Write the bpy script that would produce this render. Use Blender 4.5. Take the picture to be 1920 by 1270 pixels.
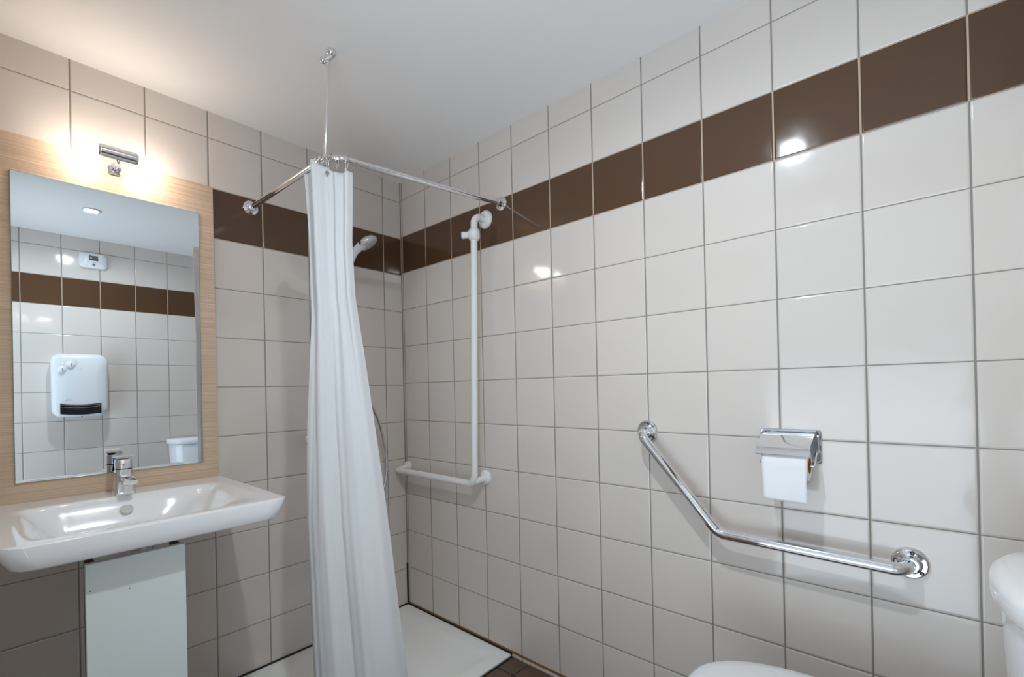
import bpy, bmesh, math, random
from mathutils import Vector, Matrix
random.seed(7)
for o in list(bpy.data.objects): bpy.data.objects.remove(o)
SC = bpy.context.scene
COL = SC.collection
PI = math.pi

# ------------------------------------------------------------------ camera
W_, H_ = 1920.0, 1270.0
f_, cx_, cy_ = 864.52, 960.0, 725.81
yaw, pitch, roll = 0.7224, 0.0029, -0.0215
CAM = Vector((-1.5032, -2.1136, 1.1757))
F = Vector((math.cos(yaw)*math.cos(pitch), math.sin(yaw)*math.cos(pitch), math.sin(pitch)))
R0 = Vector((math.sin(yaw), -math.cos(yaw), 0)); U0 = R0.cross(F)
RT = R0*math.cos(roll) + U0*math.sin(roll)
UP = -R0*math.sin(roll) + U0*math.cos(roll)
cd = bpy.data.cameras.new('camera'); cam = bpy.data.objects.new('camera', cd); COL.objects.link(cam)
M = Matrix((RT, UP, -F)).transposed().to_4x4(); M.translation = CAM
cam.matrix_world = M
cd.sensor_width = 36.0; cd.sensor_fit = 'HORIZONTAL'
cd.lens = f_/W_*36.0
cd.shift_x = 0.0
cd.shift_y = (cy_ - H_/2)/W_
cd.clip_start = 0.02
SC.camera = cam

# ------------------------------------------------------------------ world, exposure
wd = bpy.data.worlds.new('world'); SC.world = wd; wd.use_nodes = True
# added cool fill light entering by the doorway, stronger from below to brighten the ceiling
FILL_UP, FILL_DOWN = 0.6, 2.9
_nt = wd.node_tree; _bg = _nt.nodes['Background']
_tc = _nt.nodes.new('ShaderNodeTexCoord'); _sp = _nt.nodes.new('ShaderNodeSeparateXYZ'); _nt.links.new(_tc.outputs['Generated'], _sp.inputs[0])
_mr = _nt.nodes.new('ShaderNodeMapRange'); _nt.links.new(_sp.outputs[2], _mr.inputs[0])
_mr.inputs[1].default_value = -0.06; _mr.inputs[2].default_value = 0.06; _mr.inputs[3].default_value = FILL_DOWN; _mr.inputs[4].default_value = FILL_UP
_nt.links.new(_mr.outputs[0], _bg.inputs[1]); _bg.inputs[0].default_value = (0.72, 0.86, 1.0, 1)
vs = SC.view_settings
vs.view_transform = 'Standard'; vs.look = 'None'; vs.gamma = 1.0; vs.use_curve_mapping = False
vs.exposure = 0.55

LAMP_STR = 31.0      # frosted tubes of the mirror lamp
SPOT_W = 7.3        # ceiling downlight

# ------------------------------------------------------------------ room numbers
ZB = 1.815           # bottom of the brown tile band
T = 0.2              # tile pitch
ZC = 2.311           # ceiling
YF = -2.38           # wall behind the toilet
XL = -1.64           # left wall with the added doorway
ZBK = 1.805          # the band sits a touch lower on the washbasin wall
# ------------------------------------------------------------------ materials
def srgb(r, g, b):
    def c(v):
        v /= 255.0
        return v/12.92 if v <= 0.04045 else ((v+0.055)/1.055)**2.4
    return (c(r), c(g), c(b), 1)

def mat(name, col, rough=0.5, metal=0.0, spec=0.5, coat=0.0, bump=None, sss=0.0, trans=0.0, noise_col=0.0):
    m = bpy.data.materials.new(name); m.use_nodes = True
    nt = m.node_tree; b = nt.nodes['Principled BSDF']
    b.inputs['Base Color'].default_value = col
    b.inputs['Roughness'].default_value = rough
    b.inputs['Metallic'].default_value = metal
    b.inputs['Specular IOR Level'].default_value = spec
    b.inputs['Coat Weight'].default_value = coat
    b.inputs['Coat Roughness'].default_value = 0.04
    tc = nt.nodes.new('ShaderNodeTexCoord')
    if sss:
        b.inputs['Subsurface Weight'].default_value = sss
        b.inputs['Subsurface Radius'].default_value = (0.02, 0.02, 0.02)
        b.inputs['Subsurface Scale'].default_value = 0.3
    if trans: b.inputs['Transmission Weight'].default_value = trans
    n = nt.nodes.new('ShaderNodeTexNoise'); n.inputs['Scale'].default_value = bump[0] if bump else 12
    n.inputs['Detail'].default_value = 4
    nt.links.new(tc.outputs['Object'], n.inputs['Vector'])
    if noise_col:
        mx = nt.nodes.new('ShaderNodeMix'); mx.data_type = 'RGBA'; mx.blend_type = 'MULTIPLY'
        mr = nt.nodes.new('ShaderNodeMapRange'); mr.inputs[3].default_value = 1-noise_col; mr.inputs[4].default_value = 1.0
        nt.links.new(n.outputs['Fac'], mr.inputs[0])
        mx.inputs[0].default_value = 1.0; mx.inputs[6].default_value = col
        nt.links.new(mr.outputs[0], mx.inputs[7]); nt.links.new(mx.outputs[2], b.inputs['Base Color'])
    if bump:
        bp = nt.nodes.new('ShaderNodeBump'); bp.inputs['Strength'].default_value = bump[1]; bp.inputs['Distance'].default_value = bump[2]
        nt.links.new(n.outputs['Fac'], bp.inputs['Height']); nt.links.new(bp.outputs[0], b.inputs['Normal'])
    return m

def emis(name, col, strength):
    m = bpy.data.materials.new(name); m.use_nodes = True
    b = m.node_tree.nodes['Principled BSDF']
    b.inputs['Base Color'].default_value = (0.9, 0.9, 0.9, 1)
    b.inputs['Emission Color'].default_value = col; b.inputs['Emission Strength'].default_value = strength
    return m

def tile_mat(name, axis, off_u, base, brown=None, zoff=ZB, gu=0.0042, gv=0.003, grout=srgb(146, 140, 132),
             tile=T, vertical=True, rough=0.09, bandgrout=srgb(196, 176, 154)):
    """square glazed tiles from world coordinates: u along the wall, v up (or the second floor axis)"""
    m = bpy.data.materials.new(name); m.use_nodes = True
    nt = m.node_tree; N = nt.nodes; L = nt.links; b = N['Principled BSDF']
    def math_(op, a, c=None, d=None):
        n = N.new('ShaderNodeMath'); n.operation = op
        for i, v in enumerate((a, c, d)):
            if v is None: continue
            if isinstance(v, (int, float)): n.inputs[i].default_value = v
            else: L.new(v, n.inputs[i])
        return n.outputs[0]
    g = N.new('ShaderNodeNewGeometry'); sp = N.new('ShaderNodeSeparateXYZ'); L.new(g.outputs['Position'], sp.inputs[0])
    U = sp.outputs[{'x': 0, 'y': 1}[axis]]; V = sp.outputs[2] if vertical else sp.outputs[1]
    u = math_('DIVIDE', math_('SUBTRACT', U, off_u), tile); v = math_('DIVIDE', math_('SUBTRACT', V, zoff), tile)
    fu = math_('FRACT', u); fv = math_('FRACT', v); iu = math_('FLOOR', u); iv = math_('FLOOR', v)
    du = math_('MULTIPLY', math_('MINIMUM', fu, math_('SUBTRACT', 1.0, fu)), tile)
    dv = math_('MULTIPLY', math_('MINIMUM', fv, math_('SUBTRACT', 1.0, fv)), tile)
    def sstep(d, w):
        n = N.new('ShaderNodeMapRange'); n.interpolation_type = 'SMOOTHSTEP'
        L.new(d, n.inputs[0]); n.inputs[1].default_value = w*0.5-0.0004; n.inputs[2].default_value = w*0.5+0.0005
        return n.outputs[0]
    face = math_('MULTIPLY', sstep(du, gu), sstep(dv, gv))      # 1 on the glaze, 0 in the joint
    # per tile random
    cb = N.new('ShaderNodeCombineXYZ'); L.new(iu, cb.inputs[0]); L.new(iv, cb.inputs[1])
    wn = N.new('ShaderNodeTexWhiteNoise'); wn.noise_dimensions = '2D'; L.new(cb.outputs[0], wn.inputs[0])
    mr = N.new('ShaderNodeMapRange'); L.new(wn.outputs[0], mr.inputs[0]); mr.inputs[3].default_value = 0.955; mr.inputs[4].default_value = 1.0
    def mixc(fac, a, c, mode='MIX'):
        n = N.new('ShaderNodeMix'); n.data_type = 'RGBA'; n.blend_type = mode
        for i, vv in ((0, fac), (6, a), (7, c)):
            if isinstance(vv, (int, float)): n.inputs[i].default_value = vv
            elif isinstance(vv, tuple): n.inputs[i].default_value = vv
            else: L.new(vv, n.inputs[i])
        return n.outputs[2]
    col = base; gcol = grout
    if brown:
        band = math_('MULTIPLY', math_('GREATER_THAN', iv, -0.5), math_('LESS_THAN', iv, 0.5))
        col = mixc(band, base, brown); gcol = mixc(band, grout, bandgrout)
    col = mixc(1.0, col, mr.outputs[0], 'MULTIPLY')
    L.new(mixc(face, gcol, col), b.inputs['Base Color'])
    rg = N.new('ShaderNodeMapRange'); L.new(face, rg.inputs[0]); rg.inputs[3].default_value = 0.85; rg.inputs[4].default_value = rough
    L.new(rg.outputs[0], b.inputs['Roughness'])
    # pillow edge, lippage tilt and faint waviness of the glaze
    def pil(d):
        n = N.new('ShaderNodeMapRange'); n.interpolation_type = 'SMOOTHSTEP'
        L.new(d, n.inputs[0]); n.inputs[1].default_value = 0.001; n.inputs[2].default_value = 0.006
        return n.outputs[0]
    sc = N.new('ShaderNodeSeparateColor'); L.new(wn.outputs[1], sc.inputs[0])
    tilt = math_('ADD', math_('MULTIPLY', math_('SUBTRACT', sc.outputs[0], 0.5), fu),
                 math_('MULTIPLY', math_('SUBTRACT', sc.outputs[1], 0.5), fv))
    ns = N.new('ShaderNodeTexNoise'); ns.inputs['Scale'].default_value = 9; ns.inputs['Detail'].default_value = 1.5
    L.new(g.outputs['Position'], ns.inputs['Vector'])
    h = math_('ADD', math_('MULTIPLY', math_('MULTIPLY', pil(du), pil(dv)), 0.0012),
              math_('ADD', math_('MULTIPLY', tilt, 0.0016), math_('MULTIPLY', ns.outputs['Fac'], 0.0011)))
    bp = N.new('ShaderNodeBump'); bp.inputs['Strength'].default_value = 1.0; bp.inputs['Distance'].default_value = 1.0
    L.new(h, bp.inputs['Height']); L.new(bp.outputs[0], b.inputs['Normal'])
    return m

CREAM = srgb(222, 213, 205); BROWN = srgb(88, 62, 42)
M_tile_back = tile_mat('tile_back', 'x', -0.1122, CREAM, BROWN, zoff=ZBK)
M_tile_right = tile_mat('tile_right', 'y', -0.0132, CREAM, BROWN)
M_tile_front = tile_mat('tile_front', 'x', -1.36, CREAM, BROWN)
M_tile_left = tile_mat('tile_left', 'y', -0.1, CREAM, BROWN)
M_floor = tile_mat('tile_floor', 'x', -0.1, srgb(96, 76, 62), None, zoff=-0.85, grout=srgb(38, 32, 28), vertical=False, rough=0.35, gu=0.005, gv=0.005)
M_ceil = mat('ceiling_paint', srgb(251, 249, 247), 0.85, bump=(60, 0.15, 0.002))
M_chrome = mat('chrome', (0.83, 0.84, 0.86, 1), 0.06, 1.0)
M_chromed = mat('chrome_soft', (0.72, 0.73, 0.75, 1), 0.18, 1.0)
M_white = mat('ceramic', srgb(247, 248, 249), 0.12, coat=0.6)
M_plastic = mat('white_plastic', srgb(232, 234, 236), 0.32)
M_bar = mat('white_coated_tube', srgb(238, 237, 234), 0.3)
M_grey = mat('grey_print', srgb(120, 124, 130), 0.6)
M_black = mat('black_plastic', srgb(22, 23, 25), 0.45)
M_dark = mat('dark_recess', srgb(10, 10, 12), 0.6)
M_screen = mat('lcd', srgb(96, 98, 92), 0.15)
M_paper = mat('tissue_paper', srgb(244, 244, 245), 0.95, bump=(220, 0.35, 0.001))
M_screw = mat('dark_screw', (0.12, 0.12, 0.13, 1), 0.3, 1.0)
M_card = mat('cardboard', srgb(176, 120, 72), 0.9)
M_cabinet = mat('cabinet_laminate', srgb(224, 232, 229), 0.3)
M_edge = mat('raw_board_edge', srgb(96, 66, 44), 0.8)
M_tray = mat('tray_acrylic', srgb(248, 247, 245), 0.2, coat=0.3, bump=(6, 0.05, 0.002))
M_seal = mat('dark_silicone', srgb(34, 30, 24), 0.6, noise_col=0.5)
M_stain = mat('stained_silicone', srgb(150, 108, 66), 0.7, noise_col=0.4)
M_mirror = mat('mirror_silver', (0.70, 0.74, 0.76, 1), 0.0, 1.0)
M_glass_edge = mat('glass_edge', srgb(120, 160, 150), 0.1)
M_tube = emis('lit_glass', (1.0, 0.88, 0.76, 1), LAMP_STR)
M_led = emis('led_lens', (0.86, 0.93, 1.0, 1), 60.0)

def curtain_mat():
    m = bpy.data.materials.new('curtain_fabric'); m.use_nodes = True
    nt = m.node_tree; N = nt.nodes; L = nt.links
    b = N['Principled BSDF']; b.inputs['Base Color'].default_value = srgb(244, 246, 248); b.inputs['Roughness'].default_value = 0.55
    b.inputs['Sheen Weight'].default_value = 0.2
    tr = N.new('ShaderNodeBsdfTranslucent'); tr.inputs[0].default_value = srgb(236, 234, 230)
    mx = N.new('ShaderNodeMixShader'); mx.inputs[0].default_value = 0.3
    tc = N.new('ShaderNodeTexCoord')
    n = N.new('ShaderNodeTexNoise'); n.inputs['Scale'].default_value = 14; n.inputs['Detail'].default_value = 5; n.inputs['Distortion'].default_value = 0.6
    mp = N.new('ShaderNodeMapping'); mp.inputs['Scale'].default_value = (1, 1, 0.35)
    L.new(tc.outputs['Object'], mp.inputs[0]); L.new(mp.outputs[0], n.inputs['Vector'])
    bp = N.new('ShaderNodeBump'); bp.inputs['Strength'].default_value = 0.5; bp.inputs['Distance'].default_value = 0.006
    L.new(n.outputs['Fac'], bp.inputs['Height']); L.new(bp.outputs[0], b.inputs['Normal']); L.new(bp.outputs[0], tr.inputs['Normal'])
    L.new(b.outputs[0], mx.inputs[1]); L.new(tr.outputs[0], mx.inputs[2]); L.new(mx.outputs[0], N['Material Output'].inputs[0])
    return m
M_curtain = curtain_mat()

def wood_mat():
    m = bpy.data.materials.new('oak_laminate'); m.use_nodes = True
    nt = m.node_tree; N = nt.nodes; L = nt.links; b = N['Principled BSDF']
    g = N.new('ShaderNodeTexCoord'); mp = N.new('ShaderNodeMapping'); mp.inputs['Scale'].default_value = (1.3, 1.3, 330)
    L.new(g.outputs['Object'], mp.inputs[0])
    n = N.new('ShaderNodeTexNoise'); n.inputs['Scale'].default_value = 1.0; n.inputs['Detail'].default_value = 6; n.inputs['Distortion'].default_value = 0.4
    L.new(mp.outputs[0], n.inputs['Vector'])
    mp2 = N.new('ShaderNodeMapping'); mp2.inputs['Scale'].default_value = (0.7, 0.7, 40)
    L.new(g.outputs['Object'], mp2.inputs[0])
    n2 = N.new('ShaderNodeTexNoise'); n2.inputs['Scale'].default_value = 1.3; n2.inputs['Detail'].default_value = 3
    L.new(mp2.outputs[0], n2.inputs['Vector'])
    r = N.new('ShaderNodeValToRGB'); r.color_ramp.elements[0].position = 0.34; r.color_ramp.elements[1].position = 0.66
    r.color_ramp.elements[0].color = srgb(208, 176, 146); r.color_ramp.elements[1].color = srgb(236, 210, 184)
    L.new(n.outputs['Fac'], r.inputs[0])
    r2 = N.new('ShaderNodeMapRange'); r2.inputs[1].default_value = 0.3; r2.inputs[2].default_value = 0.7; r2.inputs[3].default_value = 0.92; r2.inputs[4].default_value = 1.03
    L.new(n2.outputs['Fac'], r2.inputs[0])
    mx = N.new('ShaderNodeMix'); mx.data_type = 'RGBA'; mx.blend_type = 'MULTIPLY'; mx.inputs[0].default_value = 1
    L.new(r.outputs[0], mx.inputs[6]); L.new(r2.outputs[0], mx.inputs[7]); L.new(mx.outputs[2], b.inputs['Base Color'])
    b.inputs['Roughness'].default_value = 0.5
    bp = N.new('ShaderNodeBump'); bp.inputs['Strength'].default_value = 0.25; bp.inputs['Distance'].default_value = 0.001
    L.new(n.outputs['Fac'], bp.inputs['Height']); L.new(bp.outputs[0], b.inputs['Normal'])
    return m
M_wood = wood_mat()

# ------------------------------------------------------------------ object helpers
def smooth_by_angle(me, ang=40):
    bm = bmesh.new(); bm.from_mesh(me)
    for f in bm.faces: f.smooth = True
    for e in bm.edges:
        if len(e.link_faces) == 2 and e.calc_face_angle(0) > math.radians(ang): e.smooth = False
    bm.to_mesh(me); bm.free()

def obj(name, bm, m, parent=None, smooth=40, recalc=True):
    if recalc: bmesh.ops.recalc_face_normals(bm, faces=bm.faces)
    me = bpy.data.meshes.new(name); bm.to_mesh(me); bm.free()
    if smooth: smooth_by_angle(me, smooth)
    o = bpy.data.objects.new(name, me); COL.objects.link(o)
    for mm in (m if isinstance(m, (list, tuple)) else [m]): me.materials.append(mm)
    if parent is not None:
        o.parent = parent; o.matrix_parent_inverse = Matrix.Translation(-parent.location)
    return o

def tag(o, label, cat, group=None):
    o['label'] = label; o['category'] = cat
    if group: o['group'] = group
    return o

def thing(name, label, cat, loc=(0, 0, 0), group=None):
    o = bpy.data.objects.new(name, None); COL.objects.link(o); o.location = loc
    o.empty_display_size = 0.05
    return tag(o, label, cat, group)

def struct(name, bm, m):
    o = obj(name, bm, m, smooth=0); o['kind'] = 'structure'; return o

def box(bm, a, b, bev=0.0, seg=3, mi=0):
    x0, x1 = sorted((a[0], b[0])); y0, y1 = sorted((a[1], b[1])); z0, z1 = sorted((a[2], b[2]))
    g = bmesh.ops.create_cube(bm, size=1)
    for v in g['verts']:
        v.co = Vector(((x0+x1)/2+v.co.x*(x1-x0), (y0+y1)/2+v.co.y*(y1-y0), (z0+z1)/2+v.co.z*(z1-z0)))
    fs = list({f for v in g['verts'] for f in v.link_faces})
    for f in fs: f.material_index = mi
    if bev > 0:
        es = list({e for v in g['verts'] for e in v.link_edges})
        bmesh.ops.bevel(bm, geom=es, offset=bev, segments=seg, profile=0.5, affect='EDGES')
    return bm

def B(): return bmesh.new()

def catmull(pts, n=8):
    P = [Vector(p) for p in pts]; P = [P[0]*2-P[1]] + P + [P[-1]*2-P[-2]]; out = []
    for i in range(1, len(P)-2):
        p0, p1, p2, p3 = P[i-1:i+3]
        for k in range(n):
            t = k/n
            out.append(0.5*((2*p1)+(-p0+p2)*t+(2*p0-5*p1+4*p2-p3)*t*t+(-p0+3*p1-3*p2+p3)*t**3))
    out.append(P[-2]); return out

def fillet(pts, rad, n=10):
    """polyline with rounded corners of radius rad (number or list)"""
    P = [Vector(p) for p in pts]; out = [P[0]]
    for i in range(1, len(P)-1):
        r = rad[i-1] if isinstance(rad, (list, tuple)) else rad
        a = (P[i-1]-P[i]).normalized(); b = (P[i+1]-P[i]).normalized()
        ang = a.angle(b); d = r/math.tan(ang/2)
        d = min(d, (P[i-1]-P[i]).length*0.49, (P[i+1]-P[i]).length*0.49); r = d*math.tan(ang/2)
        c = P[i]+(a+b).normalized()*(r/math.sin(ang/2))
        s = P[i]+a*d-c; e = P[i]+b*d-c
        tot = s.angle(e); ax = s.cross(e).normalized()
        for k in range(n+1):
            out.append(c+Matrix.Rotation(tot*k/n, 3, ax) @ s)
    out.append(P[-1]); return out

def tube(bm, pts, r, seg=20, cap=True, closed=False):
    P = [Vector(p) for p in pts]; n = len(P)
    rr = r if isinstance(r, (list, tuple)) else [r]*n
    rings = []; nrm = None
    for i in range(n):
        if closed: t = (P[(i+1) % n]-P[i-1]).normalized()
        else: t = (P[min(i+1, n-1)]-P[max(i-1, 0)]).normalized()
        if nrm is None:
            nrm = t.cross(Vector((0, 0, 1)) if abs(t.z) < 0.9 else Vector((1, 0, 0))).normalized()
        else: nrm = (nrm-t*nrm.dot(t)).normalized()
        bn = t.cross(nrm)
        rings.append([bm.verts.new(P[i]+(nrm*math.cos(2*PI*k/seg)+bn*math.sin(2*PI*k/seg))*rr[i]) for k in range(seg)])
    m = n if closed else n-1
    for i in range(m):
        a, b = rings[i], rings[(i+1) % n]
        for k in range(seg): bm.faces.new((a[k], a[(k+1) % seg], b[(k+1) % seg], b[k]))
    if cap and not closed:
        bm.faces.new(rings[0][::-1]); bm.faces.new(rings[-1])
    return bm

def lathe(bm, prof, origin, axis, seg=40):
    """prof: (radius, height) pairs from the base outwards along axis"""
    ax = Vector(axis).normalized(); o = Vector(origin)
    n = ax.cross(Vector((0, 0, 1)) if abs(ax.z) < 0.9 else Vector((1, 0, 0))).normalized(); b = ax.cross(n)
    rings = []
    for r, h in prof:
        if r < 1e-6: rings.append([bm.verts.new(o+ax*h)])
        else: rings.append([bm.verts.new(o+ax*h+(n*math.cos(2*PI*k/seg)+b*math.sin(2*PI*k/seg))*r) for k in range(seg)])
    for a, c in zip(rings, rings[1:]):
        for k in range(seg):
            k2 = (k+1) % seg
            if len(a) == 1 and len(c) == 1: break
            if len(a) == 1: bm.faces.new((a[0], c[k2], c[k]))
            elif len(c) == 1: bm.faces.new((a[k], a[k2], c[0]))
            else: bm.faces.new((a[k], a[k2], c[k2], c[k]))
    if len(rings[0]) > 1: bm.faces.new(rings[0][::-1])
    if len(rings[-1]) > 1: bm.faces.new(rings[-1])
    return bm

def rrect(hx, hy, r, n=8):
    """rounded rectangle outline, centred"""
    r = min(r, hx, hy); out = []
    for cx, cy, a0 in ((hx-r, hy-r, 0), (-hx+r, hy-r, PI/2), (-hx+r, -hy+r, PI), (hx-r, -hy+r, 3*PI/2)):
        for k in range(n+1):
            a = a0+PI/2*k/n; out.append((cx+r*math.cos(a), cy+r*math.sin(a)))
    return out

def loft(bm, rings, cap=True):
    V = [[bm.verts.new(p) for p in r] for r in rings]
    for a, b in zip(V, V[1:]):
        n = len(a)
        for k in range(n): bm.faces.new((a[k], a[(k+1) % n], b[(k+1) % n], b[k]))
    if cap: bm.faces.new(V[0][::-1]); bm.faces.new(V[-1])
    return bm

def rosette_profile(R, h):
    return [(R, 0), (R, h*0.25), (R*0.97, h*0.45), (R*0.86, h*0.75), (R*0.62, h*0.95), (R*0.42, h), (0, h)]

# ------------------------------------------------------------------ room shell
b = B(); box(b, (XL-0.1, 0, -0.1), (0.1, 0.1, ZC+0.1)); struct('wall_back', b, M_tile_back)
b = B(); box(b, (0, YF-0.1, -0.1), (0.1, 0, ZC+0.1)); struct('wall_right', b, M_tile_right)
b = B(); box(b, (XL-0.1, YF-0.1, -0.1), (0, YF, ZC+0.1)); struct('wall_front', b, M_tile_front)
DY0, DY1, DZ = -2.32, -1.42, 2.06  # unseen doorway, added to let fill light into the room; frame follows
b = B(); box(b, (XL-0.1, DY1, -0.1), (XL, 0, ZC+0.1)); box(b, (XL-0.1, YF, -0.1), (XL, DY0, ZC+0.1)); box(b, (XL-0.1, DY0, DZ), (XL, DY1, ZC+0.1)); struct('wall_left', b, M_tile_left)
b = B()
for y in (DY0, DY1): box(b, (XL-0.11, y-0.03 if y == DY0 else y, 0), (XL+0.01, y if y == DY0 else y+0.03, DZ+0.03), 0.002, 1)
box(b, (XL-0.11, DY0, DZ), (XL+0.01, DY1, DZ+0.03), 0.002, 1); struct('added_doorway_1', b, M_plastic)
b = B(); box(b, (XL, YF, ZC), (0, 0, ZC+0.1)); struct('ceiling', b, M_ceil)
b = B(); box(b, (XL, YF, -0.1), (0, 0, 0)); struct('floor', b, M_floor)
# silicone joints round the shower tray and up the corner
TX0, TY0, TZ = -0.83, -0.757, 0.012
b = B()
tube(b, [(TX0-0.02, -0.003, TZ+0.001), (-0.003, -0.003, TZ+0.001), (-0.003, TY0, TZ+0.001)], 0.0055, 8)
o = struct('trim_1', b, M_seal)
b = B(); tube(b, [(-0.002, -0.002, TZ), (-0.002, -0.002, 0.235)], 0.0055, 8); struct('trim_2', b, M_seal)
b = B(); tube(b, [(-0.001, -0.0015, 0.235), (-0.001, -0.0015, ZC)], 0.0032, 8); struct('trim_3', b, mat('aged_silicone', srgb(150, 132, 116), 0.6))
b = B(); box(b, (-0.0022, TY0-0.35, TZ+0.004), (0, -0.004, TZ+0.013)); struct('trim_4', b, M_stain)

# ------------------------------------------------------------------ ceiling downlight (x -1.08, y -1.68)
LX, LY = -1.08, -1.68
t = thing('ceiling_downlight', 'round white recessed spotlight in the ceiling, seen lit in the mirror', 'ceiling light', (LX, LY, ZC))
b = B(); lathe(b, [(0.03, 0.001), (0.046, 0.001), (0.048, 0.004), (0.047, 0.006), (0.036, 0.0085), (0.032, 0.006), (0.03, 0.001)], (LX, LY, ZC), (0, 0, -1), 40); obj('trim_ring', b, M_plastic, t)
b = B(); lathe(b, [(0.031, 0.0005), (0.031, 0.004), (0, 0.005)], (LX, LY, ZC), (0, 0, -1), 40); obj('lens', b, M_led, t)
ld = bpy.data.lights.new('downlight_beam', 'AREA'); ld.shape = 'DISK'; ld.size = 0.062; ld.energy = SPOT_W; ld.color = (0.84, 0.93, 1.0); ld.spread = math.radians(165)
lo = bpy.data.objects.new('downlight_beam', ld); COL.objects.link(lo); lo.parent = t; lo.location = (0, 0, -0.010)

# ------------------------------------------------------------------ oak panel, mirror, lamp
PX0, PX1, PZ0, PZ1 = -1.508, -0.904, 0.852, 2.003
b = B(); box(b, (PX0, -0.020, PZ0), (PX1, -0.0005, PZ1), 0.0012, 2)
tag(obj('wood_panel', b, M_wood), 'pale oak veneer board with horizontal grain framing the mirror above the washbasin', 'wall panel')
MX0, MX1, MZ0, MZ1 = -1.4535, -0.956, 0.914, 1.884
t = thing('wall_mirror', 'rectangular frameless mirror fixed on the pale oak board', 'mirror', ((MX0+MX1)/2, -0.02, MZ0))
b = B(); box(b, (MX0, -0.0265, MZ0), (MX1, -0.0205, MZ1)); obj('mirror_backing', b, M_glass_edge, t, smooth=0)
b = B()
vs_ = [b.verts.new(p) for p in ((MX0+.0012, -0.0270, MZ0+.0012), (MX1-.0012, -0.0270, MZ0+.0012), (MX1-.0012, -0.0270, MZ1-.0012), (MX0+.0012, -0.0270, MZ1-.0012))]
f = b.faces.new(vs_); g = bmesh.ops.extrude_face_region(b, geom=[f])
for v in g['geom']:
    if isinstance(v, bmesh.types.BMVert): v.co.y += 0.0006
obj('mirror_glass', b, M_mirror, t, smooth=0)

LXc, LYc, LZc = -1.205, -0.105, 1.992
t = thing('mirror_lamp', 'lit double-tube lamp with chrome middle clamped above the mirror', 'wall lamp', (LXc, -0.03, 1.965))
b = B(); tube(b, [(LXc-0.052, LYc, LZc), (LXc-0.046, LYc, LZc), (LXc-0.0455, LYc, LZc), (LXc+0.0455, LYc, LZc), (LXc+0.046, LYc, LZc), (LXc+0.052, LYc, LZc)],
              [0.018, 0.0195, 0.0205, 0.0205, 0.0195, 0.018], 32); obj('barrel', b, M_chromed, t)
for xx in (-0.008, 0.011):
    b = B(); tube(b, [(LXc+xx-0.0015, LYc, LZc), (LXc+xx+0.0015, LYc, LZc)], 0.0212, 32); obj('ring', b, M_chrome, t)
for s in (-1, 1):
    prof = [(0.0175, 0.0), (0.0185, 0.004), (0.0185, 0.052), (0.0172, 0.058), (0.013, 0.0605), (0, 0.0615)]
    b = B(); lathe(b, prof, (LXc+s*0.051, LYc, LZc), (s, 0, 0), 32); obj('glass_tube', b, M_tube, t)
b = B(); tube(b, fillet([(LXc, LYc, LZc-0.018), (LXc, LYc, LZc-0.026), (LXc, -0.052, 1.968), (LXc, -0.03, 1.968)], 0.008), 0.0055, 14); obj('stem', b, M_chrome, t)
b = B(); loft(b, [[(LXc+px_, -0.035+py_, 1.9665) for px_, py_ in rrect(0.020, 0.014, 0.006)],
                  [(LXc+px_, -0.035+py_, 1.9705) for px_, py_ in rrect(0.019, 0.013, 0.006)],
                  [(LXc+px_*0.35, -0.035+py_*0.4, 1.986) for px_, py_ in rrect(0.019, 0.013, 0.006)]]); obj('clamp_foot', b, M_chrome, t)
b = B(); box(b, (LXc-0.018, -0.0275, 1.950), (LXc+0.018, -0.0205, 1.972), 0.0015, 2); obj('clamp_plate', b, M_chrome, t)

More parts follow.
